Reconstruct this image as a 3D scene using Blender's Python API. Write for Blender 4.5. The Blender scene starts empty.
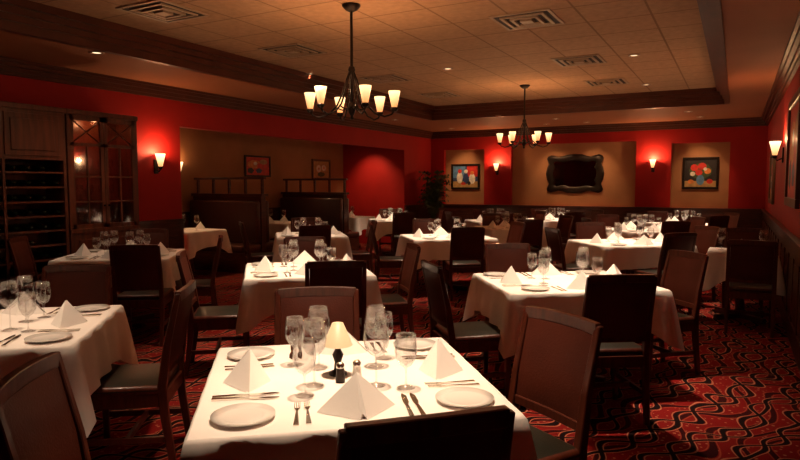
import bpy, bmesh, math, random
from mathutils import Vector, Matrix
random.seed(7)
sc = bpy.context.scene
sc.view_settings.view_transform = 'Standard'
COL = sc.collection
TH = math.radians(28.6)
def P(u, z):   # furniture grid is turned 28.6 deg to the walls
    return (math.cos(TH)*u - math.sin(TH)*z, math.sin(TH)*u + math.cos(TH)*z)

# ------------------------------------------------------------ materials
def newmat(name):
    m = bpy.data.materials.new(name); m.use_nodes = True
    nt = m.node_tree
    return m, nt, nt.nodes['Principled BSDF']
def setin(n, k, v):
    if k in n.inputs: n.inputs[k].default_value = v
def simple(name, col, rough=.5, metal=0, spec=.5, noise=0.0, nscale=8, bump=0, bscale=60, stretch=None, coat=0):
    m, nt, b = newmat(name)
    setin(b, 'Roughness', rough); setin(b, 'Metallic', metal); setin(b, 'Specular IOR Level', spec)
    setin(b, 'Coat Weight', coat)
    tc = nt.nodes.new('ShaderNodeTexCoord')
    mp = nt.nodes.new('ShaderNodeMapping'); nt.links.new(tc.outputs['Object'], mp.inputs[0])
    if stretch: mp.inputs['Scale'].default_value = stretch
    if noise > 0:
        n = nt.nodes.new('ShaderNodeTexNoise'); n.inputs['Scale'].default_value = nscale; n.inputs['Detail'].default_value = 4
        nt.links.new(mp.outputs[0], n.inputs['Vector'])
        r = nt.nodes.new('ShaderNodeValToRGB')
        r.color_ramp.elements[0].position = .3; r.color_ramp.elements[1].position = .7
        r.color_ramp.elements[0].color = tuple(c*(1-noise) for c in col)+(1,)
        r.color_ramp.elements[1].color = tuple(min(1, c*(1+noise)) for c in col)+(1,)
        nt.links.new(n.outputs['Fac'], r.inputs[0]); nt.links.new(r.outputs[0], b.inputs['Base Color'])
    else:
        b.inputs['Base Color'].default_value = tuple(col)+(1,)
    if bump > 0:
        n2 = nt.nodes.new('ShaderNodeTexNoise'); n2.inputs['Scale'].default_value = bscale
        nt.links.new(tc.outputs['Object'], n2.inputs['Vector'])
        bp = nt.nodes.new('ShaderNodeBump'); bp.inputs['Strength'].default_value = bump; bp.inputs['Distance'].default_value = .01
        nt.links.new(n2.outputs['Fac'], bp.inputs['Height']); nt.links.new(bp.outputs[0], b.inputs['Normal'])
    return m
def emis(name, col, st, z0=None, z1=None, s1=None, c1=None):
    """glowing glass; optional brighter top (bulb sits high in the cup)"""
    m, nt, b = newmat(name)
    b.inputs['Base Color'].default_value = (.8, .6, .4, 1)
    b.inputs['Emission Color'].default_value = tuple(col)+(1,)
    b.inputs['Emission Strength'].default_value = st
    setin(b, 'Roughness', .4)
    if z0 is not None:
        tc = nt.nodes.new('ShaderNodeTexCoord'); sx = nt.nodes.new('ShaderNodeSeparateXYZ'); nt.links.new(tc.outputs['Object'], sx.inputs[0])
        mr = nt.nodes.new('ShaderNodeMapRange'); mr.inputs[1].default_value = z0; mr.inputs[2].default_value = z1
        nt.links.new(sx.outputs[2], mr.inputs[0])
        r = nt.nodes.new('ShaderNodeValToRGB'); r.color_ramp.elements[0].color = tuple(col)+(1,); r.color_ramp.elements[1].color = tuple(c1)+(1,)
        nt.links.new(mr.outputs[0], r.inputs[0]); nt.links.new(r.outputs[0], b.inputs['Emission Color'])
        nt.links.new(M(nt, 'MULTIPLY_ADD', mr.outputs[0], s1-st, st), b.inputs['Emission Strength'])
    return m
def M(nt, op, a, b=None, c=None):
    n = nt.nodes.new('ShaderNodeMath'); n.operation = op
    for i, v in enumerate((a, b, c)):
        if v is None: continue
        if isinstance(v, (int, float)): n.inputs[i].default_value = v
        else: nt.links.new(v, n.inputs[i])
    return n.outputs[0]
def mixc(nt, f, a, b):
    n = nt.nodes.new('ShaderNodeMix'); n.data_type = 'RGBA'
    nt.links.new(f, n.inputs[0])
    for i, v in ((6, a), (7, b)):
        if isinstance(v, tuple): n.inputs[i].default_value = v+(1,)
        else: nt.links.new(v, n.inputs[i])
    return n.outputs[2]

m_red = simple('red_wall_paint', (.37, .011, .009), .65, spec=.25, noise=.10, nscale=2, bump=.05)
m_tan = simple('tan_wall_paint', (.38, .17, .075), .7, spec=.25, noise=.12, nscale=2, bump=.05)
m_wood = simple('dark_cherry_wood', (.070, .016, .007), .36, spec=.4, noise=.45, nscale=5, stretch=(1, 1, 8), coat=.1)
m_cabwood = simple('cabinet_cherry_wood', (.11, .027, .011), .34, noise=.4, nscale=5, stretch=(4, 4, .6), coat=.15)
m_trim = simple('crown_wood', (.085, .019, .008), .38, spec=.4, noise=.25, nscale=4)
m_chwood = simple('chair_wood', (.078, .015, .006), .36, spec=.4, noise=.35, nscale=8, stretch=(6, 6, 1), coat=.1)
m_chback = simple('chair_back_leather', (.078, .015, .007), .5, spec=.25, noise=.15, nscale=5, bump=.15, bscale=120)
m_seat = simple('seat_leather', (.012, .011, .006), .4, spec=.4, noise=.2, nscale=5, bump=.1, bscale=120)
m_cloth = simple('white_linen', (.91, .83, .77), .85, spec=.2, noise=.03, nscale=3, bump=.12, bscale=14)
m_nap = simple('napkin_linen', (.90, .84, .79), .85, spec=.2, bump=.1, bscale=40)
m_china = simple('white_china', (.80, .74, .68), .12)
m_silver = simple('silverware', (.75, .7, .62), .18, metal=1)
m_iron = simple('black_iron', (.02, .010, .006), .4, metal=.6)
m_soffit = simple('soffit_paint', (.36, .14, .068), .7, spec=.2, noise=.06, nscale=1.5)
m_vent = simple('vent_metal', (.42, .28, .18), .5, metal=.2)
m_ventdark = simple('vent_dark', (.03, .02, .015), .7)
m_leaf = simple('palm_leaf', (.035, .06, .012), .5, noise=.4, nscale=6)
m_pot = simple('terracotta', (.16, .05, .025), .5, noise=.2)
m_bottle = simple('bottle_glass', (.012, .02, .01), .08)
m_booth = simple('booth_leather', (.05, .014, .009), .4, bump=.1)
m_shade = emis('lamp_glass', (1, .40, .12), .9, 2.22, 2.36, 1.9, (1, .70, .36))
m_sconce = emis('sconce_glass', (1, .45, .15), 1.2, -.05, .10, 2.4, (1, .75, .42))
m_down = emis('downlight_lens', (1, .75, .45), 2.0)
m_tshade = emis('table_lamp_shade', (1, .72, .52), .05)
m_mirror = simple('mirror_glass', (.35, .25, .2), .05, metal=1)
m_gold = simple('gilt_frame', (.12, .06, .025), .35, metal=.4)
PC = {k: simple('paint_'+k, v, .5, noise=.25, nscale=14) for k, v in dict(
    dark=(.018, .012, .012), navy=(.03, .05, .14), red=(.55, .025, .015), white=(.75, .68, .58), orange=(.65, .20, .04),
    green=(.05, .08, .025), ochre=(.45, .26, .09), blue=(.10, .22, .40)).items()}

m_glass, nt, b = newmat('clear_glass'); nt.nodes.remove(b)
out = nt.nodes['Material Output']
tr = nt.nodes.new('ShaderNodeBsdfTransparent'); tr.inputs[0].default_value = (.96, .955, .95, 1)
gl = nt.nodes.new('ShaderNodeBsdfGlossy'); gl.inputs['Roughness'].default_value = .05
lw = nt.nodes.new('ShaderNodeLayerWeight'); lw.inputs['Blend'].default_value = .25
f = M(nt, 'MULTIPLY_ADD', lw.outputs['Facing'], .62, .07)
mx = nt.nodes.new('ShaderNodeMixShader'); nt.links.new(f, mx.inputs[0]); nt.links.new(tr.outputs[0], mx.inputs[1]); nt.links.new(gl.outputs[0], mx.inputs[2])
nt.links.new(mx.outputs[0], out.inputs[0])

# carpet: interlaced scrolls
m_carpet, nt, b = newmat('swirl_carpet')
setin(b, 'Roughness', .95); setin(b, 'Specular IOR Level', .1)
tc = nt.nodes.new('ShaderNodeTexCoord'); mp = nt.nodes.new('ShaderNodeMapping')
mp.inputs['Rotation'].default_value = (0, 0, math.radians(-68))
nt.links.new(tc.outputs['Object'], mp.inputs[0])
ns = nt.nodes.new('ShaderNodeTexNoise'); ns.inputs['Scale'].default_value = 2.1; ns.inputs['Detail'].default_value = 1
nt.links.new(mp.outputs[0], ns.inputs['Vector'])
sx = nt.nodes.new('ShaderNodeSeparateXYZ'); nt.links.new(mp.outputs[0], sx.inputs[0])
X, Y = sx.outputs[0], sx.outputs[1]
Y = M(nt, 'MULTIPLY_ADD', ns.outputs['Fac'], .34, Y)
X = M(nt, 'MULTIPLY_ADD', ns.outputs['Fac'], .22, X)
def wave(freq, amp, ph):
    return M(nt, 'MULTIPLY', M(nt, 'SINE', M(nt, 'MULTIPLY_ADD', X, freq, ph)), amp)
sA, sB, sC = wave(12.0, .075, 0), wave(12.0, -.075, .5), wave(7.1, .12, 1.3)
def band(sig, per, ph):
    v = M(nt, 'FRACT', M(nt, 'ADD', M(nt, 'DIVIDE', M(nt, 'ADD', Y, sig), per), ph))
    return M(nt, 'ABSOLUTE', M(nt, 'SUBTRACT', v, .5))
PER = .27
v1, v2, v3 = band(sA, PER, 0), band(sB, PER, 0), band(sC, PER*.7, .3)
vm = M(nt, 'MINIMUM', v1, v2)
black = M(nt, 'LESS_THAN', vm, .06)
line = M(nt, 'LESS_THAN', M(nt, 'ABSOLUTE', M(nt, 'SUBTRACT', vm, .088)), .014)
thin = M(nt, 'LESS_THAN', v3, .10)
thinl = M(nt, 'LESS_THAN', M(nt, 'ABSOLUTE', M(nt, 'SUBTRACT', v3, .14)), .018)
vo = nt.nodes.new('ShaderNodeTexVoronoi'); vo.inputs['Scale'].default_value = 24; vo.inputs['Randomness'].default_value = .5
nt.links.new(mp.outputs[0], vo.inputs['Vector'])
dots = M(nt, 'LESS_THAN', vo.outputs['Distance'], .23)
dots = M(nt, 'MULTIPLY', dots, M(nt, 'GREATER_THAN', vm, .14))
c = mixc(nt, dots, (.23, .009, .008), (.42, .14, .075))
c = mixc(nt, thin, c, (.04, .003, .004))
c = mixc(nt, thinl, c, (.36, .06, .03))
c = mixc(nt, black, c, (.010, .003, .003))
c = mixc(nt, line, c, (.50, .19, .105))
nt.links.new(c, b.inputs['Base Color'])
nz = nt.nodes.new('ShaderNodeTexNoise'); nz.inputs['Scale'].default_value = 180
nt.links.new(tc.outputs['Object'], nz.inputs['Vector'])
bp = nt.nodes.new('ShaderNodeBump'); bp.inputs['Strength'].default_value = .4; bp.inputs['Distance'].default_value = .01
nt.links.new(nz.outputs['Fac'], bp.inputs['Height']); nt.links.new(bp.outputs[0], b.inputs['Normal'])

# acoustic ceiling tiles
m_tile, nt, b = newmat('ceiling_tiles'); setin(b, 'Roughness', .85); setin(b, 'Specular IOR Level', .2)
tc = nt.nodes.new('ShaderNodeTexCoord'); sx = nt.nodes.new('ShaderNodeSeparateXYZ'); nt.links.new(tc.outputs['Object'], sx.inputs[0])
def grid(s):
    v = M(nt, 'FRACT', M(nt, 'DIVIDE', M(nt, 'ADD', s, 20.0), .61))
    return M(nt, 'LESS_THAN', M(nt, 'ABSOLUTE', M(nt, 'SUBTRACT', v, .5)), .018)
g = M(nt, 'MAXIMUM', grid(sx.outputs[0]), grid(sx.outputs[1]))
nn = nt.nodes.new('ShaderNodeTexNoise'); nn.inputs['Scale'].default_value = 14; nn.inputs['Detail'].default_value = 6
nt.links.new(tc.outputs['Object'], nn.inputs['Vector'])
cc = mixc(nt, nn.outputs['Fac'], (.34, .20, .11), (.60, .36, .21))
cc = mixc(nt, g, cc, (.29, .165, .09))
nt.links.new(cc, b.inputs['Base Color'])

# ------------------------------------------------------------ mesh builder
class MB:
    def __init__(s): s.bm = bmesh.new()
    def _mat(s, faces, mat, smooth):
        for f in faces: f.material_index = mat; f.smooth = smooth
    def box(s, x0, x1, y0, y1, z0, z1, mat=0, bevel=0, rot=None, smooth=False):
        vs = [s.bm.verts.new((x, y, z)) for x in (x0, x1) for y in (y0, y1) for z in (z0, z1)]
        idx = [(0, 1, 3, 2), (4, 6, 7, 5), (0, 4, 5, 1), (2, 3, 7, 6), (0, 2, 6, 4), (1, 5, 7, 3)]
        fs = [s.bm.faces.new([vs[i] for i in q]) for q in idx]
        s._mat(fs, mat, smooth)
        if rot is not None:
            for v in vs: v.co = rot @ v.co
        if bevel:
            es = list({e for f in fs for e in f.edges})
            bmesh.ops.bevel(s.bm, geom=es, offset=bevel, segments=2, affect='EDGES', profile=.5)
    def sweep(s, pts, sizes, mat=0, up='z', bevel=0):
        rings = []
        for p, (a, b) in zip(pts, sizes):
            r = []
            for sa, sb in ((-1, -1), (1, -1), (1, 1), (-1, 1)):
                if up == 'z': co = (p[0]+sa*a/2, p[1]+sb*b/2, p[2])
                elif up == 'x': co = (p[0], p[1]+sa*a/2, p[2]+sb*b/2)
                else: co = (p[0]+sa*a/2, p[1], p[2]+sb*b/2)
                r.append(s.bm.verts.new(co))
            rings.append(r)
        fs = []
        for r0, r1 in zip(rings, rings[1:]):
            for i in range(4):
                fs.append(s.bm.faces.new((r0[i], r0[(i+1) % 4], r1[(i+1) % 4], r1[i])))
        fs.append(s.bm.faces.new(rings[0][::-1])); fs.append(s.bm.faces.new(rings[-1]))
        s._mat(fs, mat, False)
        if bevel:
            es = list({e for f in fs for e in f.edges})
            bmesh.ops.bevel(s.bm, geom=es, offset=bevel, segments=1, affect='EDGES')
    def lathe(s, prof, seg=20, mat=0, c=(0, 0, 0), cap=True, smooth=True):
        rings = []
        for r, z in prof:
            if r <= 1e-5: rings.append([s.bm.verts.new((c[0], c[1], c[2]+z))])
            else: rings.append([s.bm.verts.new((c[0]+r*math.cos(2*math.pi*i/seg), c[1]+r*math.sin(2*math.pi*i/seg), c[2]+z)) for i in range(seg)])
        fs = []
        for a, b in zip(rings, rings[1:]):
            for i in range(seg):
                j = (i+1) % seg
                if len(a) == 1 and len(b) == 1: continue
                if len(a) == 1: fs.append(s.bm.faces.new((a[0], b[j], b[i])))
                elif len(b) == 1: fs.append(s.bm.faces.new((a[i], a[j], b[0])))
                else: fs.append(s.bm.faces.new((a[i], a[j], b[j], b[i])))
        s._mat(fs, mat, smooth)
    def tube(s, pts, r, seg=8, mat=0):
        pts = [Vector(p) for p in pts]; rings = []
        rr = r if isinstance(r, (list, tuple)) else [r]*len(pts)
        for i, p in enumerate(pts):
            t = (pts[min(i+1, len(pts)-1)]-pts[max(i-1, 0)]).normalized()
            ref = Vector((0, 0, 1)) if abs(t.z) < .95 else Vector((1, 0, 0))
            a = t.cross(ref).normalized(); b = t.cross(a).normalized()
            rings.append([s.bm.verts.new(p+rr[i]*(a*math.cos(2*math.pi*k/seg)+b*math.sin(2*math.pi*k/seg))) for k in range(seg)])
        fs = []
        for a, b in zip(rings, rings[1:]):
            for k in range(seg): fs.append(s.bm.faces.new((a[k], a[(k+1) % seg], b[(k+1) % seg], b[k])))
        s._mat(fs, mat, True)
        s._mat([s.bm.faces.new(rings[0]), s.bm.faces.new(rings[-1])], mat, False)
    def poly(s, cos, mat=0, smooth=False):
        f = s.bm.faces.new([s.bm.verts.new(c) for c in cos]); s._mat([f], mat, smooth); return f
    def mesh(s, name, mats):
        bmesh.ops.recalc_face_normals(s.bm, faces=s.bm.faces)
        me = bpy.data.meshes.new(name); s.bm.to_mesh(me); s.bm.free()
        for m in mats: me.materials.append(m)
        return me
def obj(name, me, loc=(0, 0, 0), rz=0, parent=None, scale=1):
    o = bpy.data.objects.new(name, me); COL.objects.link(o)
    o.location = loc; o.rotation_euler = (0, 0, rz); o.scale = (scale,)*3
    if parent: o.parent = parent
    return o
def light(name, kind, loc, energy, col=(1, .68, .40), parent=None, size=.05, angle=120, blend=.8, rot=(0, 0, 0)):
    l = bpy.data.lights.new(name, kind); l.energy = energy; l.color = col
    if kind in ('POINT', 'SPOT'): l.shadow_soft_size = size
    if kind == 'SPOT': l.spot_size = math.radians(angle); l.spot_blend = blend
    o = bpy.data.objects.new(name, l); COL.objects.link(o); o.location = loc; o.rotation_euler = rot
    if parent: o.parent = parent
    return o

# ------------------------------------------------------------ room shell
XL, XR, YB, YF, H, HT = -7.24, .52, 15.0, -3.0, 2.9, 3.15
TX0, TX1, TY0, TY1 = -5.77, -.22, -1.6, 12.0
AX, AY0, AY1, AH = -9.05, 6.5, 13.5, 2.36
w = MB(); w.box(XL-.15, XR+.15, YF-.15, YB+.27, -.1, 0); w.box(AX-.15, XL-.15, AY0-.15, AY1+.15, -.1, 0); obj('floor', w.mesh('floor', [m_carpet]))
w = MB()
w.box(XL-.15, TX0, YF-.15, YB+.27, H, H+.4); w.box(TX1, XR+.15, YF-.15, YB+.27, H, H+.4)
w.box(TX0, TX1, YF-.15, TY0, H, H+.4); w.box(TX0, TX1, TY1, YB+.27, H, H+.4)
w.box(TX0, TX1, TY0, TY1, HT, HT+.15, 1)
w.box(AX-.15, XL-.15, AY0-.15, AY1+.15, 2.6, 2.75)
obj('ceiling', w.mesh('ceiling', [m_soffit, m_tile]))
w = MB()
w.box(XL-.15, XL, YF-.15, AY0, 0, H); w.box(XL-.15, XL, AY1, YB+.27, 0, H); w.box(XL-.15, XL, AY0, AY1, AH, H)
w.box(AX, XL-.15, AY0-.15, AY0, 0, 2.6); w.box(AX, XL-.15, AY1, AY1+.15, 0, 2.6)
w.box(AX-.15, AX, AY0-.15, AY1+.15, 0, 2.6, 1)
obj('wall_left', w.mesh('wall_left', [m_red, m_tan]))
w = MB(); w.box(XR, XR+.15, YF-.15, YB+.27, 0, H); obj('wall_right', w.mesh('wall_right', [m_red]))
w = MB(); w.box(XL, XR, YF-.15, YF, 0, H); obj('wall_front', w.mesh('wall_front', [m_red]))
niches = [(-6.85, -5.72, 2.42), (-5.0, -2.05, 2.5), (-1.31, -.16, 2.42)]
w = MB()
w.box(XL, XR, YB+.12, YB+.27, 0, H, 1)
w.box(XL, XR, YB, YB+.12, 0, 1.0)
w.box(XL, XR, YB, YB+.12, 2.5, H)
xs = XL
for a, b_, t in niches:
    w.box(xs, a, YB, YB+.12, 1.0, 2.5)
    if t < 2.5: w.box(a, b_, YB, YB+.12, t, 2.5)
    xs = b_
w.box(xs, XR, YB, YB+.12, 1.0, 2.5)
obj('wall_back', w.mesh('wall_back', [m_red, m_tan]))

def crown(mb, axis, c, a, b_, sgn, z=H):
    for d, z0, z1 in ((.035, z-.17, z-.13), (.06, z-.13, z-.08), (.10, z-.08, z-.035), (.13, z-.035, z)):
        if axis == 'y': mb.box(min(c, c+sgn*d), max(c, c+sgn*d), a, b_, z0, z1)
        else: mb.box(a, b_, min(c, c+sgn*d), max(c, c+sgn*d), z0, z1)
w = MB(); crown(w, 'y', XL, YF, YB, 1); crown(w, 'y', XR, YF, YB, -1); crown(w, 'x', YB, XL, XR, -1)
obj('trim_1', w.mesh('crown', [m_trim]))
w = MB()
for d, z0, z1 in ((.0, H-.025, H+.06), (.03, H+.06, H+.12), (.07, H+.12, H+.18), (.12, H+.18, HT)):
    o_ = .06
    w.box(TX0-(o_ if d == 0 else 0), TX0+.02+d, TY0, TY1, z0, z1); w.box(TX1-.02-d, TX1+(o_ if d == 0 else 0), TY0, TY1, z0, z1)
    w.box(TX0, TX1, TY1-.02-d, TY1+(o_ if d == 0 else 0), z0, z1); w.box(TX0, TX1, TY0-(o_ if d == 0 else 0), TY0+.02+d, z0, z1)
obj('trim_2', w.mesh('tray_trim', [m_trim]))
def wains(mb, axis, c, a, b_, sgn, h=1.0):
    def bx(d0, d1, p, q, z0, z1):
        lo, hi = sorted((c+sgn*d0, c+sgn*d1))
        if axis == 'y': mb.box(lo, hi, p, q, z0, z1)
        else: mb.box(p, q, lo, hi, z0, z1)
    bx(0, .02, a, b_, .12, h-.04); bx(0, .06, a, b_, h-.04, h); bx(0, .035, a, b_, h-.11, h-.04)
    n = max(1, round((b_-a)/.62)); st = (b_-a)/n
    for i in range(n):
        p, q = a+i*st, a+(i+1)*st
        bx(.02, .032, p, p+.05, .12, h-.11); bx(.02, .032, q-.05, q, .12, h-.11)
        bx(.02, .032, p+.05, q-.05, .12, .2); bx(.02, .032, p+.05, q-.05, h-.19, h-.11)
        bx(.02, .028, p+.1, q-.1, .25, h-.24)
def baseb(mb, axis, c, a, b_, sgn):
    lo, hi = sorted((c, c+sgn*.03))
    if axis == 'y': mb.box(lo, hi, a, b_, 0, .12)
    else: mb.box(a, b_, lo, hi, 0, .12)
w = MB(); wains(w, 'y', XL, YF, AY0, 1); wains(w, 'y', XL, AY1, YB, 1); obj('trim_3', w.mesh('wainscot_left', [m_wood]))
w = MB(); wains(w, 'x', YB, XL, XR, -1); obj('trim_4', w.mesh('wainscot_back', [m_wood]))
w = MB(); wains(w, 'y', XR, YF, YB, -1); obj('trim_5', w.mesh('wainscot_right', [m_wood]))
w = MB(); wains(w, 'y', AX, AY0, AY1, 1); obj('trim_6', w.mesh('wainscot_alcove', [m_wood]))
w = MB(); baseb(w, 'y', XL, YF, AY0, 1); baseb(w, 'y', XL, AY1, YB, 1); obj('baseboard_left', w.mesh('bl', [m_wood]))
w = MB(); baseb(w, 'x', YB, XL, XR, -1); obj('baseboard_back', w.mesh('bb', [m_wood]))
w = MB(); baseb(w, 'y', XR, YF, YB, -1); obj('baseboard_right', w.mesh('br', [m_wood]))

# ------------------------------------------------------------ furniture meshes
def chair_mesh():
    c = MB()
    for sx in (-1, 1):
        x = sx*.205
        c.sweep([(x*.98, .205, 0), (x, .205, .43)], [(.028, .028), (.042, .042)], bevel=.004)
        c.sweep([(x*.98, -.255, 0), (x, -.215, .30), (x, -.205, .46), (x, -.235, .68), (x, -.295, .945)],
                [(.03, .032), (.036, .042), (.038, .046), (.034, .036), (.03, .026)], bevel=.004)
        c.box(x-.012, x+.012, -.20, .20, .36, .43); c.box(x-.009, x+.009, -.21, .20, .17, .20)
    c.box(-.2, .2, .195, .22, .36, .43); c.box(-.2, .2, -.225, -.2, .36, .43); c.box(-.2, .2, -.03, -.01, .17, .20)
    c.box(-.225, .225, -.205, .235, .425, .472, 1, bevel=.02, smooth=True)
    def yb(z): return -.205-.03*min(1, max(0, (z-.46)/.22))-.06*max(0, (z-.68)/.265)
    def rail(z0, z1, th, bow):
        n = 6; pts = []; sz = []
        for i in range(n+1):
            x = -.205+.41*i/n; k = 1-(x/.205)**2
            pts.append((x, yb((z0+z1)/2)-bow*k, (z0+z1)/2+(.006*k if z1 > .9 else 0))); sz.append((th, z1-z0))
        c.sweep(pts, sz, up='x', bevel=.003)
    rail(.905, .955, .030, .018); rail(.525, .565, .026, .012)
    N, K = 8, 8
    for side in (1, -1):
        g = []
        for j in range(K+1):
            z = .555+(.91-.555)*j/K; row = []
            for i in range(N+1):
                x = -.188+.376*i/N
                d = (1-(x/.188)**4)*(1-((z-.7325)/.1775)**4)
                row.append(c.bm.verts.new((x, yb(z)-.016*(1-(x/.205)**2)+side*(.008+.014*d), z)))
            g.append(row)
        for j in range(K):
            for i in range(N):
                f = c.bm.faces.new((g[j][i], g[j][i+1], g[j+1][i+1], g[j+1][i])); f.material_index = 2; f.smooth = True
    return c.mesh('dining_chair', [m_chwood, m_seat, m_chback])
CH = chair_mesh()
chairs = []
def chair(u, z, face, force=True):
    a = math.radians(face); bx, by = P(u, z); wa = a+TH
    cx, cy = bx+.29*math.cos(wa), by+.29*math.sin(wa)
    if not force:
        if any(math.hypot(cx-q[0], cy-q[1]) < .56 for q in chairs): return
        if not (XL+.32 < cx < XR-.3 and cy < YB-.3): return
        if bx > XR-.1 or by > YB-.15 or bx < XL+.15: return
        if any(math.hypot(cx-q[0], cy-q[1]) < .68 for q in tabs if q[2] != cur[0]): return
    chairs.append((cx, cy)); obj('dining_chair', CH, (cx, cy, 0), wa-math.pi/2)

def cloth_mesh(w_, d_, drop=.27, seed=0):
    rnd = random.Random(seed); c = MB(); per = []
    n = 26; hw, hd = w_/2, d_/2
    cor = [(-hw, -hd), (hw, -hd), (hw, hd), (-hw, hd)]
    for k in range(4):
        a, b_ = cor[k], cor[(k+1) % 4]; L = math.hypot(b_[0]-a[0], b_[1]-a[1])
        nx, ny = (b_[1]-a[1])/L, -(b_[0]-a[0])/L
        ph = rnd.uniform(0, 6)
        for i in range(n):
            t = i/n; s_ = t*L; dc = min(s_, L-s_)
            if i == 0:
                na = (a[0]/abs(a[0])*.7071, a[1]/abs(a[1])*.7071)
            else: na = (nx, ny)
            cl = max(0, 1-dc/.24)
            wv = .5+.5*math.cos(s_*2*math.pi/.23+ph)
            off = .018+.030*wv*(1-cl)+(.085*cl**2.2)-.02*math.exp(-((dc-.13)/.04)**2)
            per.append((a[0]+(b_[0]-a[0])*t, a[1]+(b_[1]-a[1])*t, na, off, drop+.15*cl**1.5+.008*math.sin(s_*9+ph)))
    rows = []
    for s_ in (0, .03, .12, .3, .5, .75, 1):
        r = []
        for x, y, na, off, dr in per:
            o_ = .008*min(1, s_/.03)+off*(s_**.8) if s_ else 0
            r.append(c.bm.verts.new((x+na[0]*o_, y+na[1]*o_, .758-(dr*s_ if s_ else 0))))
        rows.append(r)
    f = c.bm.faces.new(rows[0]); f.smooth = False
    m_ = len(per)
    for r0, r1 in zip(rows, rows[1:]):
        for i in range(m_):
            f = c.bm.faces.new((r0[i], r0[(i+1) % m_], r1[(i+1) % m_], r1[i])); f.smooth = True
    return c.mesh('tablecloth', [m_cloth])
def table_mesh(w_, d_):
    c = MB(); c.box(-w_/2+.005, w_/2-.005, -d_/2+.005, d_/2-.005, .72, .755, bevel=.003)
    c.lathe([(.0, .72), (.12, .72), (.12, .70), (.04, .66), (.035, .3), (.05, .14), (.05, .06), (0, .06)], 16)
    for k in range(4):
        a = math.pi/4+k*math.pi/2
        r = Matrix.Rotation(a, 4, 'Z')
        c.box(.03, .34, -.025, .025, .0, .06, rot=r, bevel=.006)
    return c.mesh('dining_table', [m_wood])
def glass_mesh(name, bowl_r, rim_r, h, stem):
    c = MB()
    c.lathe([(0, 0), (.034, 0), (.035, .002), (.02, .005), (.006, .010), (.0035, .02), (.0035, stem-.01), (.006, stem), (bowl_r*.55, stem+.012),
             (bowl_r*.88, stem+.035), (bowl_r, stem+.06), (bowl_r*.95, stem+.085), (rim_r, h), (rim_r-.0015, h), (bowl_r*.93, stem+.085), (bowl_r-.002, stem+.06), (bowl_r*.85, stem+.036), (0, stem+.006)], 24)
    return c.mesh(name, [m_glass])
G1 = glass_mesh('wine_glass', .048, .036, .25, .11)
G2 = glass_mesh('water_goblet', .042, .036, .20, .075)
c = MB(); c.lathe([(0, 0), (.058, 0), (.061, .004), (.100, .012), (.101, .015), (.063, .009), (.055, .007), (0, .007)], 32); PL = c.mesh('bread_plate', [m_china])
c = MB()
A = (0, .0, .125)
def nf(*cs):
    c.poly(cs, 0)
F = (0, -.095, .0); Lp = (-.13, .015, 0); Rp = (.13, .015, 0); B = (0, .075, 0)
nf(A, Lp, F); nf(A, F, Rp); nf(A, Rp, B); nf(A, B, Lp)
nf((0, -.006, .127), (-.134, .004, .001), (-.012, -.103, .001)); nf((0, -.004, .127), (.012, -.103, .001), (.134, .004, .001))
nf((0, -.006, .127), (-.012, -.103, .001), (0, -.088, .018)); nf((0, -.004, .127), (0, -.088, .018), (.012, -.103, .001))
NP = c.mesh('folded_napkin', [m_nap])
c = MB()
c.sweep([(0, -.10, .002), (0, -.06, .002), (0, .02, .0035), (0, .045, .003)], [(.018, .003), (.014, .003), (.006, .003), (.02, .0025)], up='y')
for i in range(4): c.sweep([(-.0085+i*.0057, .043, .003), (-.0085+i*.0057, .095, .005)], [(.0032, .0025), (.002, .002)], up='y')
FK = c.mesh('fork', [m_silver])
c = MB(); c.sweep([(0, -.115, .004), (0, -.02, .004), (0, 0, .003), (.002, .03, .003), (.003, .09, .003), (0, .115, .003)], [(.017, .007), (.012, .006), (.012, .003), (.02, .002), (.019, .002), (.004, .002)], up='y')
KN = c.mesh('table_knife', [m_silver])
c = MB(); c.lathe([(0, 0), (.035, 0), (.036, .008), (.016, .02), (.013, .05), (.022, .08), (.012, .10), (.010, .125), (0, .125)], 20, 0)
c.lathe([(.058, .118), (.057, .119), (.022, .205), (.0, .208)], 24, 1)
TL = c.mesh('table_lamp', [m_iron, m_tshade])
def shaker(name, body):
    c = MB(); c.lathe([(0, 0), (.018, 0), (.019, .01), (.015, .05), (.016, .055)], 14, 0); c.lathe([(.016, .055), (.016, .068), (.009, .076), (0, .077)], 14, 1)
    return c.mesh(name, [body, m_silver])
SS, PS = shaker('salt_shaker', m_china), shaker('pepper_shaker', m_iron)

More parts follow.
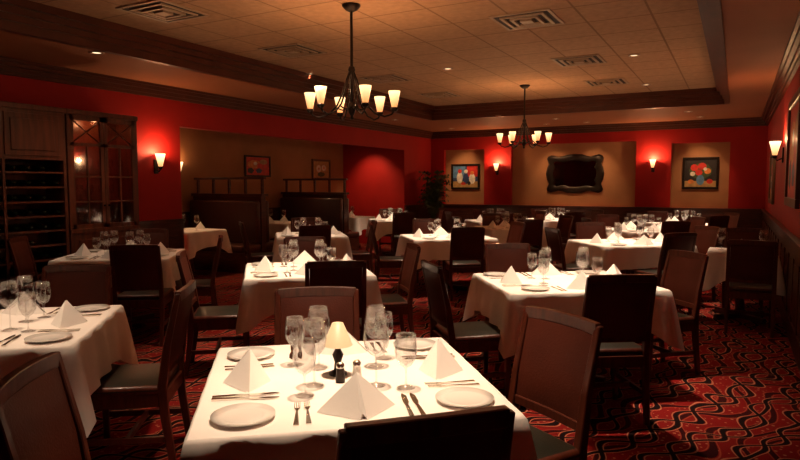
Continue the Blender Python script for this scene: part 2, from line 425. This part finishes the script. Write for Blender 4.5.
tabs = []; cur = [0]
meshes = {}
def table(u, z, w_=1.0, d_=1.0, ang=10, detail=1, seats=(0, 1, 2, 3), sidechairs=(), lamp=False, world=None, wang=None):
    x, y = P(u, z) if world is None else world
    ra = math.radians(ang)+TH if wang is None else math.radians(wang)
    i = len(tabs); tabs.append((x, y, i)); cur[0] = i
    key = (w_, d_)
    if key not in meshes: meshes[key] = table_mesh(w_, d_)
    t = obj('dining_table', meshes[key], (x, y, 0), ra)
    obj('tablecloth', cloth_mesh(w_, d_, seed=i), (0, 0, 0), 0, parent=t)
    T = .7585
    small = d_ < .9
    def put(name, me, lx, ly, r, dz=0, scale=1):
        obj(name, me, (x+lx*math.cos(ra)-ly*math.sin(ra), y+lx*math.sin(ra)+ly*math.cos(ra), T+dz), ra+r, scale=scale)
    for k in seats:
        q = k*math.pi/2; half = (d_ if k % 2 == 0 else w_)/2
        def L(a, b_): return (a*math.cos(q)-(b_-half)*math.sin(q), a*math.sin(q)+(b_-half)*math.cos(q))
        jj = lambda s=.010: random.uniform(-s, s)
        put('folded_napkin', NP, *L(jj(), .16+jj()), q+jj(.3 if not small else .1))
        if small:
            put('wine_glass', G1, *L(.205, half-.045), q); continue
        if detail or k in (0, 2): put('bread_plate', PL, *L(-.36+jj(), .14+jj()), q)
        put('wine_glass', G1, *L(.10+jj(), .39+jj()), q)
        put('water_goblet', G2, *L(.20+jj(), .345+jj()), q)
        if detail:
            put('fork', FK, *L(-.165, .15), q+jj(.06)); put('fork', FK, *L(-.20, .145), q+jj(.06))
            put('table_knife', KN, *L(.165, .15), q+jj(.06)); put('table_knife', KN, *L(.20, .15), q+jj(.06))
    if lamp:
        put('table_lamp', TL, -.03, .02, 0)
        put('salt_shaker', SS, .035, -.06, 0); put('pepper_shaker', PS, -.03, -.075, 0)
    for k in sidechairs:
        a = math.radians(ang-90+90*k); half = (d_ if k % 2 == 0 else w_)/2+.49+random.uniform(-.02, .06)
        sh = random.uniform(-.06, .06)
        chair(u+half*math.cos(a)-sh*math.sin(a), z+half*math.sin(a)+sh*math.cos(a), ang+90+90*k+random.uniform(-9, 9), False)

table(-.21, 2.36, 1.04, 1.04, 11, lamp=True)
table(-.83, 5.45, 1.04, 1.04, 13)
table(-2.12, 3.2, 1.0, 1.0, 12)
table(-2.98, 6.6, 1.1, 1.0, 10)
table(1.27, 4.75, 1.16, 1.0, 8)
for c3 in [(.07, 1.43, 107), (.68, 2.58, 210), (-1.10, 1.79, 8), (-.44, 3.24, 277),
           (-.46, 4.40, 98), (-1.76, 4.95, 12), (.12, 5.62, 193), (-1.0, 6.46, 280),
           (-1.17, 3.33, 188), (-2.2, 4.17, 277),
           (-2.42, 5.60, 98), (-3.98, 6.4, 10), (-1.92, 6.55, 196), (-3.1, 7.62, 281),
           (.22, 4.3, 14), (1.35, 3.72, 95), (2.34, 5.0, 196), (1.0, 5.72, 277)]:
    chair(*c3)
A4 = (0, 1, 2, 3)
for a in [(.68, 8.9, 1.16, 1.0, 12), (2.98, 8.0, 1.2, 1.0, 10), (-1.35, 9.3, 1.0, 1.0, 12), (-.1, 13.2, 1.0, 1.0, 10),
          (2.0, 12.9, 1.0, 1.0, 12), (3.4, 13.4, 1.0, 1.0, 10), (5.5, 11.9, 1.0, 1.0, 10), (4.05, 10.3, 1.0, 1.0, 10), (1.95, 10.8, 1.0, 1.0, 10)]:
    table(*a, detail=0, sidechairs=A4)
table(0, 0, .66, .66, 0, detail=0, seats=(0, 2), lamp=False, world=(.07, 7.9), wang=0)
obj('dining_chair', CH, (.15, 7.26, 0), 0); obj('dining_chair', CH, (.1, 8.6, 0), math.pi)

# ------------------------------------------------------------ alcove booths
def booth(yc, sides):
    c = MB()
    c.box(-8.98, -7.32, yc-.06, yc+.06, 0, 1.30, 0, bevel=.006); c.box(-9.0, -7.28, yc-.09, yc+.09, 1.30, 1.345, 0, bevel=.006)
    for i in range(5):
        x = -8.9+i*.39; c.box(x-.02, x+.02, yc-.02, yc+.02, 1.345, 1.60, 0)
    c.box(-8.98, -7.28, yc-.035, yc+.035, 1.60, 1.64, 0, bevel=.005)
    for s in sides:
        lo, hi = sorted((yc+s*.06, yc+s*.56)); c.box(-8.96, -7.34, lo, hi, 0, .34, 0)
        c.box(-8.97, -7.33, lo+(.0), hi+(.02 if s > 0 else 0), .34, .47, 1, bevel=.03, smooth=True)
        lo, hi = sorted((yc+s*.06, yc+s*.17)); c.box(-8.97, -7.33, lo, hi, .47, 1.22, 1, bevel=.03, smooth=True)
    obj('booth_seat', c.mesh('booth_seat', [m_wood, m_booth]))
booth(8.4, (-1, 1)); booth(11.0, (-1, 1))
table(0, 0, .8, .8, 0, detail=0, seats=(0, 2), world=(-7.95, 7.3), wang=0)
table(0, 0, 1.1, .75, 0, detail=0, seats=(0, 2), world=(-8.1, 9.7), wang=0)
table(0, 0, 1.1, .75, 0, detail=0, seats=(0, 2), world=(-8.1, 12.2), wang=0)

# ------------------------------------------------------------ wine cabinet + hutch
m_cabfill = emis('cabinet_fill_disc', (1, .6, .3), 2.0)  # glowing disc added with the fill light inside the hutch
def cab(name, y0, y1, zt, glassy):
    X0, X1 = XL+.035, XL+.42
    c = MB()
    c.box(X0, X1, y0, y1, 0, .10); c.box(X0, X1+.02, y0-.01, y1+.01, zt-.06, zt, bevel=.008)
    c.box(X0, X0+.03, y0, y1, .1, zt-.06); c.box(X0, X1, y0, y0+.035, .1, zt-.06); c.box(X0, X1, y1-.035, y1, .1, zt-.06)
    ym = (y0+y1)/2
    if glassy:
        c.box(X0, X1+.015, y0, y1, .93, .98, bevel=.005)
        for a, b_ in ((y0+.035, ym-.004), (ym+.004, y1-.035)):
            c.box(X1-.03, X1, a, b_, .1, .93); c.box(X1, X1+.012, a+.07, b_-.07, .18, .85, bevel=.005)
            c.box(X1-.03, X1, a, a+.045, .98, zt-.06); c.box(X1-.03, X1, b_-.045, b_, .98, zt-.06)
            c.box(X1-.03, X1, a, b_, .98, 1.03); c.box(X1-.03, X1, a, b_, zt-.12, zt-.06)
            c.box(X1-.03, X1, a, b_, zt-.42, zt-.38)
            za, zb = zt-.38, zt-.12
            c.tube([(X1-.012, a+.04, za), (X1-.012, b_-.04, zb)], .009, 6); c.tube([(X1-.012, a+.04, zb), (X1-.012, b_-.04, za)], .009, 6)
            mid = (a+b_)/2; c.box(X1-.02, X1-.004, mid-.009, mid+.009, 1.03, zt-.42)
            for zz in (1.3, 1.6): c.box(X1-.02, X1-.004, a+.045, b_-.045, zz-.009, zz+.009)
            c.box(X1-.018, X1-.014, a+.04, b_-.04, 1.03, zt-.12, 2)
            kx = ym-.03 if a < ym-.1 else ym+.03
            c.lathe([(0, -.012), (.01, -.008), (.012, 0), (.01, .008), (0, .012)], 10, 1, c=(X1+.014, kx, 1.25))
        for zz in (1.3, 1.62): c.box(X0, X1-.06, y0+.03, y1-.03, zz, zz+.012, 2)
        for zz in (.98, 1.312, 1.632):
            for k in range(6):
                y = y0+.12+k*(y1-y0-.24)/5
                c.lathe([(0, 0), (.03, 0), (.03, .004), (.004, .012), (.004, .08), (.03, .1), (.036, .14), (.03, .19)], 10, 2, c=(X0+.2, y, zz+.001))
        c.lathe([(.04, zt-.062), (.04, zt-.075), (0, zt-.075)], 16, 3, c=(X0+.2, ym, 0))
    else:
        c.box(X1-.03, X1, y0+.035, y1-.035, 1.78, zt-.06)
        nn_ = 3
        for q in range(nn_):
            a = y0+.05+q*(y1-y0-.1)/nn_; b_ = a+(y1-y0-.1)/nn_
            c.box(X1, X1+.014, a+.03, b_-.03, 1.82, zt-.10, bevel=.004); c.box(X1+.014, X1+.026, a+.09, b_-.09, 1.88, zt-.16, bevel=.005)
        zz = .32
        while zz < 1.72:
            c.box(X0, X1-.01, y0+.035, y1-.035, zz-.01, zz+.008)
            n = 13
            for k in range(n):
                y = y0+.09+k*(y1-y0-.18)/(n-1)
                if random.random() < .85:
                    pts = [(X0+.05, y, zz+.05), (X0+.24, y, zz+.05), (X0+.28, y, zz+.05), (X0+.35, y, zz+.05)]
                    c.tube(pts, [.036, .036, .014, .013], 10, 1)
            zz += .165
        for q in (1/3, 2/3):
            yy = y0+(y1-y0)*q; c.box(X1-.02, X1, yy-.015, yy+.015, .1, 1.8)
    o = obj(name, c.mesh(name, [m_cabwood, m_bottle, m_glass, m_cabfill]))
    if glassy: light('cabinet_fill', 'POINT', (X0+.2, ym, zt-.12), 2.4, (1, .38, .15), parent=o, size=.03)  # added fill so the hutch contents show; no lamp known inside
cab('wine_rack', 2.35, 4.45, 2.38, False)
cab('china_cabinet', 4.47, 5.42, 2.38, True)

# ------------------------------------------------------------ chandeliers
def chandelier(x, y):
    c = MB(); R = .40; D = -.05
    c.lathe([(0, HT), (.085, HT), (.085, HT-.015), (.05, HT-.05), (.02, HT-.065), (0, HT-.065)], 20, c=(0, 0, 0))
    c.tube([(0, 0, HT-.05), (0, 0, 2.24)], .014, 10)
    c.lathe([(0, 2.60), (.026, 2.59), (.034, 2.56), (.02, 2.52), (.02, 2.48), (0, 2.48)], 14)
    c.lathe([(0, 2.28), (.03, 2.26), (.042, 2.22), (.03, 2.17), (.012, 2.14), (.018, 2.12), (0, 2.10)], 14)
    for k in range(6):
        a = 2*math.pi*k/6+.35; ca, sa = math.cos(a), math.sin(a)
        pr = [(.018, 2.55), (.05, 2.47), (.085, 2.36), (.14, 2.24), (.22, 2.16), (.31, 2.13), (.375, 2.15), (R, 2.185)]
        c.tube([(r*ca, r*sa, z) for r, z in pr], .009, 6)
        pr = [(.03, 2.22), (.09, 2.195), (.155, 2.22)]
        c.tube([(r*ca, r*sa, z) for r, z in pr], .007, 6)
        ctr = (R*ca, R*sa, D)
        c.lathe([(0, 2.225), (.02, 2.225), (.034, 2.245), (.034, 2.262), (0, 2.262)], 14, 0, c=ctr)
        c.lathe([(.025, 2.262), (.033, 2.30), (.045, 2.36), (.055, 2.41), (.052, 2.41), (.042, 2.36), (.028, 2.30), (0, 2.27)], 16, 1, c=ctr)
    o = obj('chandelier', c.mesh('chandelier', [m_iron, m_shade]), (x, y, 0))
    for k in range(6):
        a = 2*math.pi*k/6+.35
        light('bulb', 'POINT', (R*math.cos(a), R*math.sin(a), 2.375), 4.4, (1, .56, .27), parent=o, size=.03)
chandelier(-3.17, 4.88); chandelier(-3.15, 10.1)

# ------------------------------------------------------------ sconces
c = MB()
c.box(-.035, .035, -.02, 0, -.16, .04, 0, bevel=.006)
c.tube([(0, -.015, -.10), (0, -.07, -.13), (0, -.10, -.10)], .009, 8)
c.lathe([(0, -.105), (.02, -.10), (.032, -.07), (.032, -.06), (0, -.06)], 14, 0, c=(0, -.10, 0))
c.lathe([(.027, -.06), (.038, -.01), (.055, .06), (.07, .12), (.066, .12), (.05, .06), (.03, -.02), (0, -.055)], 18, 1, c=(0, -.10, 0))
SC = c.mesh('wall_sconce', [m_iron, m_sconce])
def sconce(x, y, z, rz, e=13):
    o = obj('wall_sconce', SC, (x, y, z), rz)
    light('bulb', 'POINT', (0, -.12, .14), e, (1, .55, .25), parent=o, size=.03)
sconce(-5.36, YB-.002, 1.92, 0, 24); sconce(-1.68, YB-.002, 1.95, 0, 24)
sconce(XL+.002, 6.05, 1.82, math.pi/2, 17); sconce(XR-.002, 9.5, 1.95, -math.pi/2, 12); sconce(AX+.002, 8.0, 1.8, math.pi/2, 4)
sconce(XR-.002, 3.2, 1.95, -math.pi/2, 4)

# ------------------------------------------------------------ paintings, mirror
PK = list(PC)
def frame(name, w_, h_, bg, shapes, loc, rz, fr=m_gold, fw=.05):
    """framed canvas: flat painted shapes (colour, x, z, rx, rz, sides, turn) in units of the half canvas"""
    c = MB(); a, b_ = w_/2, h_/2
    c.box(-a, a, -.042, -.002, b_-fw, b_, 0, bevel=.006); c.box(-a, a, -.042, -.002, -b_, -b_+fw, 0, bevel=.006)
    c.box(-a, -a+fw, -.042, -.002, -b_+fw, b_-fw, 0, bevel=.006); c.box(a-fw, a, -.042, -.002, -b_+fw, b_-fw, 0, bevel=.006)
    c.box(-a+fw, a-fw, -.018, -.002, -b_+fw, b_-fw, 1+PK.index(bg))
    ia, ib = a-fw, b_-fw
    for i, (col, x, z, rx, rz_, n, t) in enumerate(shapes):
        pts = []
        for k in range(n):
            q = t+2*math.pi*k/n
            pts.append((max(-ia, min(ia, ia*(x+rx*math.cos(q)))), -.0185-.0002*i, max(-ib, min(ib, ib*(z+rz_*math.sin(q))))))
        c.poly(pts, 1+PK.index(col))
    return obj(name, c.mesh(name, [fr]+[PC[k] for k in PK]), loc, rz)
Q = math.pi/4
sA_ = [('blue', -.5, .45, .7, .8, 4, Q), ('red', .55, .5, .6, .7, 4, Q), ('ochre', 0, -.8, 1.5, .5, 4, Q), ('white', -.45, -.1, .24, .55, 12, 0), ('red', -.45, .5, .16, .2, 12, 0),
       ('navy', .05, -.15, .20, .6, 10, 0), ('white', .05, .48, .15, .18, 10, 0), ('white', .55, -.2, .26, .5, 9, .3), ('orange', .55, .35, .15, .18, 12, 0), ('dark', .3, -.6, .14, .2, 8, 0), ('red', -.15, -.65, .2, .14, 10, 0)]
sB_ = [('ochre', 0, -.85, 1.5, .4, 4, Q), ('green', 0, .15, .75, .6, 9, .2), ('red', -.4, .4, .25, .25, 10, 0), ('red', .1, .5, .28, .26, 10, 0), ('orange', .45, .15, .22, .22, 10, 0), ('red', -.1, .05, .24, .22, 10, 0),
       ('white', -.5, -.05, .17, .16, 10, 0), ('white', .3, .3, .12, .12, 10, 0), ('blue', 0, -.5, .26, .38, 12, 0), ('red', .6, -.6, .2, .18, 12, 0), ('orange', -.6, -.62, .2, .16, 12, 0)]
sC_ = [('orange', -.3, .2, .6, .5, 7, 0), ('red', .4, -.1, .5, .6, 6, .4), ('dark', -.6, -.5, .3, .35, 5, 0), ('ochre', .5, .5, .35, .3, 8, 0), ('white', -.2, .3, .16, .2, 9, 0), ('navy', .1, -.5, .3, .3, 5, .3)]
sD_ = [('white', -.3, .1, .3, .45, 9, 0), ('white', .35, .2, .3, .4, 9, .3), ('orange', -.3, .1, .1, .15, 8, 0), ('orange', .35, .2, .1, .14, 8, 0), ('green', 0, -.6, .5, .3, 7, 0)]
frame('painting', .80, .66, 'navy', sA_, (-6.28, YB+.12, 1.72), 0, m_iron)
frame('painting', .72, .70, 'dark', sB_, (-.72, YB+.12, 1.76), 0, m_iron)
frame('painting', .80, .45, 'red', sC_, (AX, 10.2, 1.9), math.pi/2, m_iron, .035)
frame('painting', .75, .5, 'ochre', sD_, (AX, 12.5, 1.88), math.pi/2, m_gold, .05)
frame('painting', 1.2, .85, 'dark', sB_, (XR, 11.9, 1.62), -math.pi/2, m_gold, .07)
frame('painting', 1.5, 1.15, 'red', sC_, (XR, 7.6, 1.85), -math.pi/2, m_trim, .09)
def outl(a, b_):
    pts = []
    q = [(0, 1.0), (.25, .985), (.42, .90), (.55, .87), (.70, .93), (.82, .97), (.93, .90), (.97, .78), (.93, .62), (.90, .5), (.96, .3), (1.0, 0)]
    for x, y in q: pts.append((x*a, y*b_))
    full = pts + [(x, -y) for x, y in reversed(pts[:-1])]
    full += [(-x, y) for x, y in reversed(full[1:-1])]
    return full
c = MB()
o1, o2 = outl(.69, .47), outl(.52, .31)
n = len(o1)
rs = []
for pts, y in ((o1, -.002), (o1, -.03), ([(a*.93, b_*.92) for a, b_ in o1], -.06), ([(a*1.05, b_*1.06) for a, b_ in o2], -.05), (o2, -.03)):
    rs.append([c.bm.verts.new((p[0], y, p[1])) for p in pts])
for r0, r1 in zip(rs, rs[1:]):
    for i in range(n):
        f_ = c.bm.faces.new((r0[i], r0[(i+1) % n], r1[(i+1) % n], r1[i])); f_.smooth = True
c.poly([(p[0]*1.01, -.028, p[1]*1.01) for p in o2], 1)
obj('wall_mirror', c.mesh('wall_mirror', [m_iron, m_mirror]), (-3.45, YB+.12, 1.77), 0)

# ------------------------------------------------------------ vents + downlights
c = MB()
for k, (s0, s1) in enumerate(((.30, .27), (.22, .19), (.14, .11), (.06, .0))):
    z = -.012-.006*k
    for a, b_, cc, d in ((-s0, s0, -s0, -s1), (-s0, s0, s1, s0), (-s0, -s1, -s1, s1), (s1, s0, -s1, s1)):
        if b_-a > .001 and d-cc > .001: c.box(a, b_, cc, d, z, 0, 0)
c.box(-.29, .29, -.29, .29, -.006, 0, 1)
VT = c.mesh('air_vent', [m_vent, m_ventdark])
for x in (-4.85, -1.9):
    for y in (2.1, 4.2, 6.15, 8.45, 10.4): obj('air_vent', VT, (x, y, HT), 0)
c = MB(); c.lathe([(.075, 0), (.075, -.008), (.05, -.010), (.045, -.002)], 24, 0); c.lathe([(.046, -.003), (0, -.003)], 24, 1)
DL = c.mesh('recessed_downlight', [m_vent, m_down])
def downl(x, y, e, ang=62):
    z = HT if (TX0 < x < TX1 and TY0 < y < TY1) else H
    o = obj('recessed_downlight', DL, (x, y, z))
    light('lamp', 'SPOT', (0, 0, -.02), e, (1, .73, .50), parent=o, size=.06, angle=ang, blend=1.0)
for (u, z, e) in [(-.15, 2.45, 440), (-.9, 5.35, 460), (-2.1, 3.1, 220), (-2.95, 6.6, 380), (1.25, 4.7, 520), (.68, 8.9, 500), (2.98, 8.0, 540),
                  (-1.35, 9.3, 400), (2.0, 12.6, 400), (5.5, 11.9, 380), (4.05, 10.3, 420), (3.3, 13.2, 380)]:
    x, y = P(u, z); downl(x, y, e)
downl(-6.5, 11.7, 320); downl(-.35, 5.6, 110, 90); downl(-6.0, 4.3, 50, 110)  # last one is an added fill, invented to brighten the cabinet wood
for x in (-6.28, -3.9, -3.0, -.72): 
    o = obj('recessed_downlight', DL, (x, 14.2, H))
    light('lamp', 'SPOT', (0, 0, -.02), 80, (1, .62, .32), parent=o, size=.05, angle=60, blend=.8, rot=(math.radians(33), 0, 0))
for x, y, e, r in ((-8.3, 10.2, 20, (0, -25)), (-8.3, 12.5, 20, (0, -25)), (-8.1, 12.7, 80, (30, 0)), (-7.95, 7.3, 60, (0, 0))):  # the tilted strong one is an added wash to brighten the red return wall
    o = obj('recessed_downlight', DL, (x, y, 2.6))
    light('lamp', 'SPOT', (0, 0, -.02), e, (1, .60, .30), parent=o, size=.05, angle=85, blend=.8, rot=(math.radians(r[0]), math.radians(r[1]), 0))

# ------------------------------------------------------------ potted palm
c = MB()
c.lathe([(0, 0), (.13, 0), (.17, .32), (.19, .33), (.19, .37), (.17, .37), (.16, .33), (0, .33)], 20, 1)
rnd = random.Random(4)
for k in range(40):
    a = k*2.4; Lh = rnd.uniform(.25, .56); hgt = rnd.uniform(.65, 1.5)
    pts = []
    for i in range(9):
        t = i/8; r = .02+Lh*.62*t**1.6; z = .33+hgt*math.sin(t*1.75)*(1 if t < .9 else .97)
        pts.append(Vector((r*math.cos(a), r*math.sin(a), z)))
    c.tube(pts, .006, 5, 0)
    for i in range(3, 9):
        p = pts[i]; d = (pts[i]-pts[i-1]).normalized(); sd = d.cross(Vector((0, 0, 1))).normalized()
        for s in (-1, 1):
            tip = p+sd*s*.14+d*.10-Vector((0, 0, .05)); m1 = p+sd*s*.07+d*.08
            c.poly([p, p+d*.05, m1+d*.035, tip, m1-d*.03], 0)
obj('potted_palm', c.mesh('potted_palm', [m_leaf, m_pot]), (-6.72, 14.1, 0))

# ------------------------------------------------------------ camera
cam = bpy.data.cameras.new('camera'); co = bpy.data.objects.new('camera', cam); COL.objects.link(co)
cam.sensor_width = 36; cam.lens = 617/800*36; cam.clip_start = .05
co.location = (0, 0, 1.5); co.rotation_euler = (math.radians(90-4.17), 0, TH)
sc.camera = co
wd = bpy.data.worlds.new('world'); sc.world = wd; wd.use_nodes = True
wd.node_tree.nodes['Background'].inputs[0].default_value = (.02, .008, .004, 1)
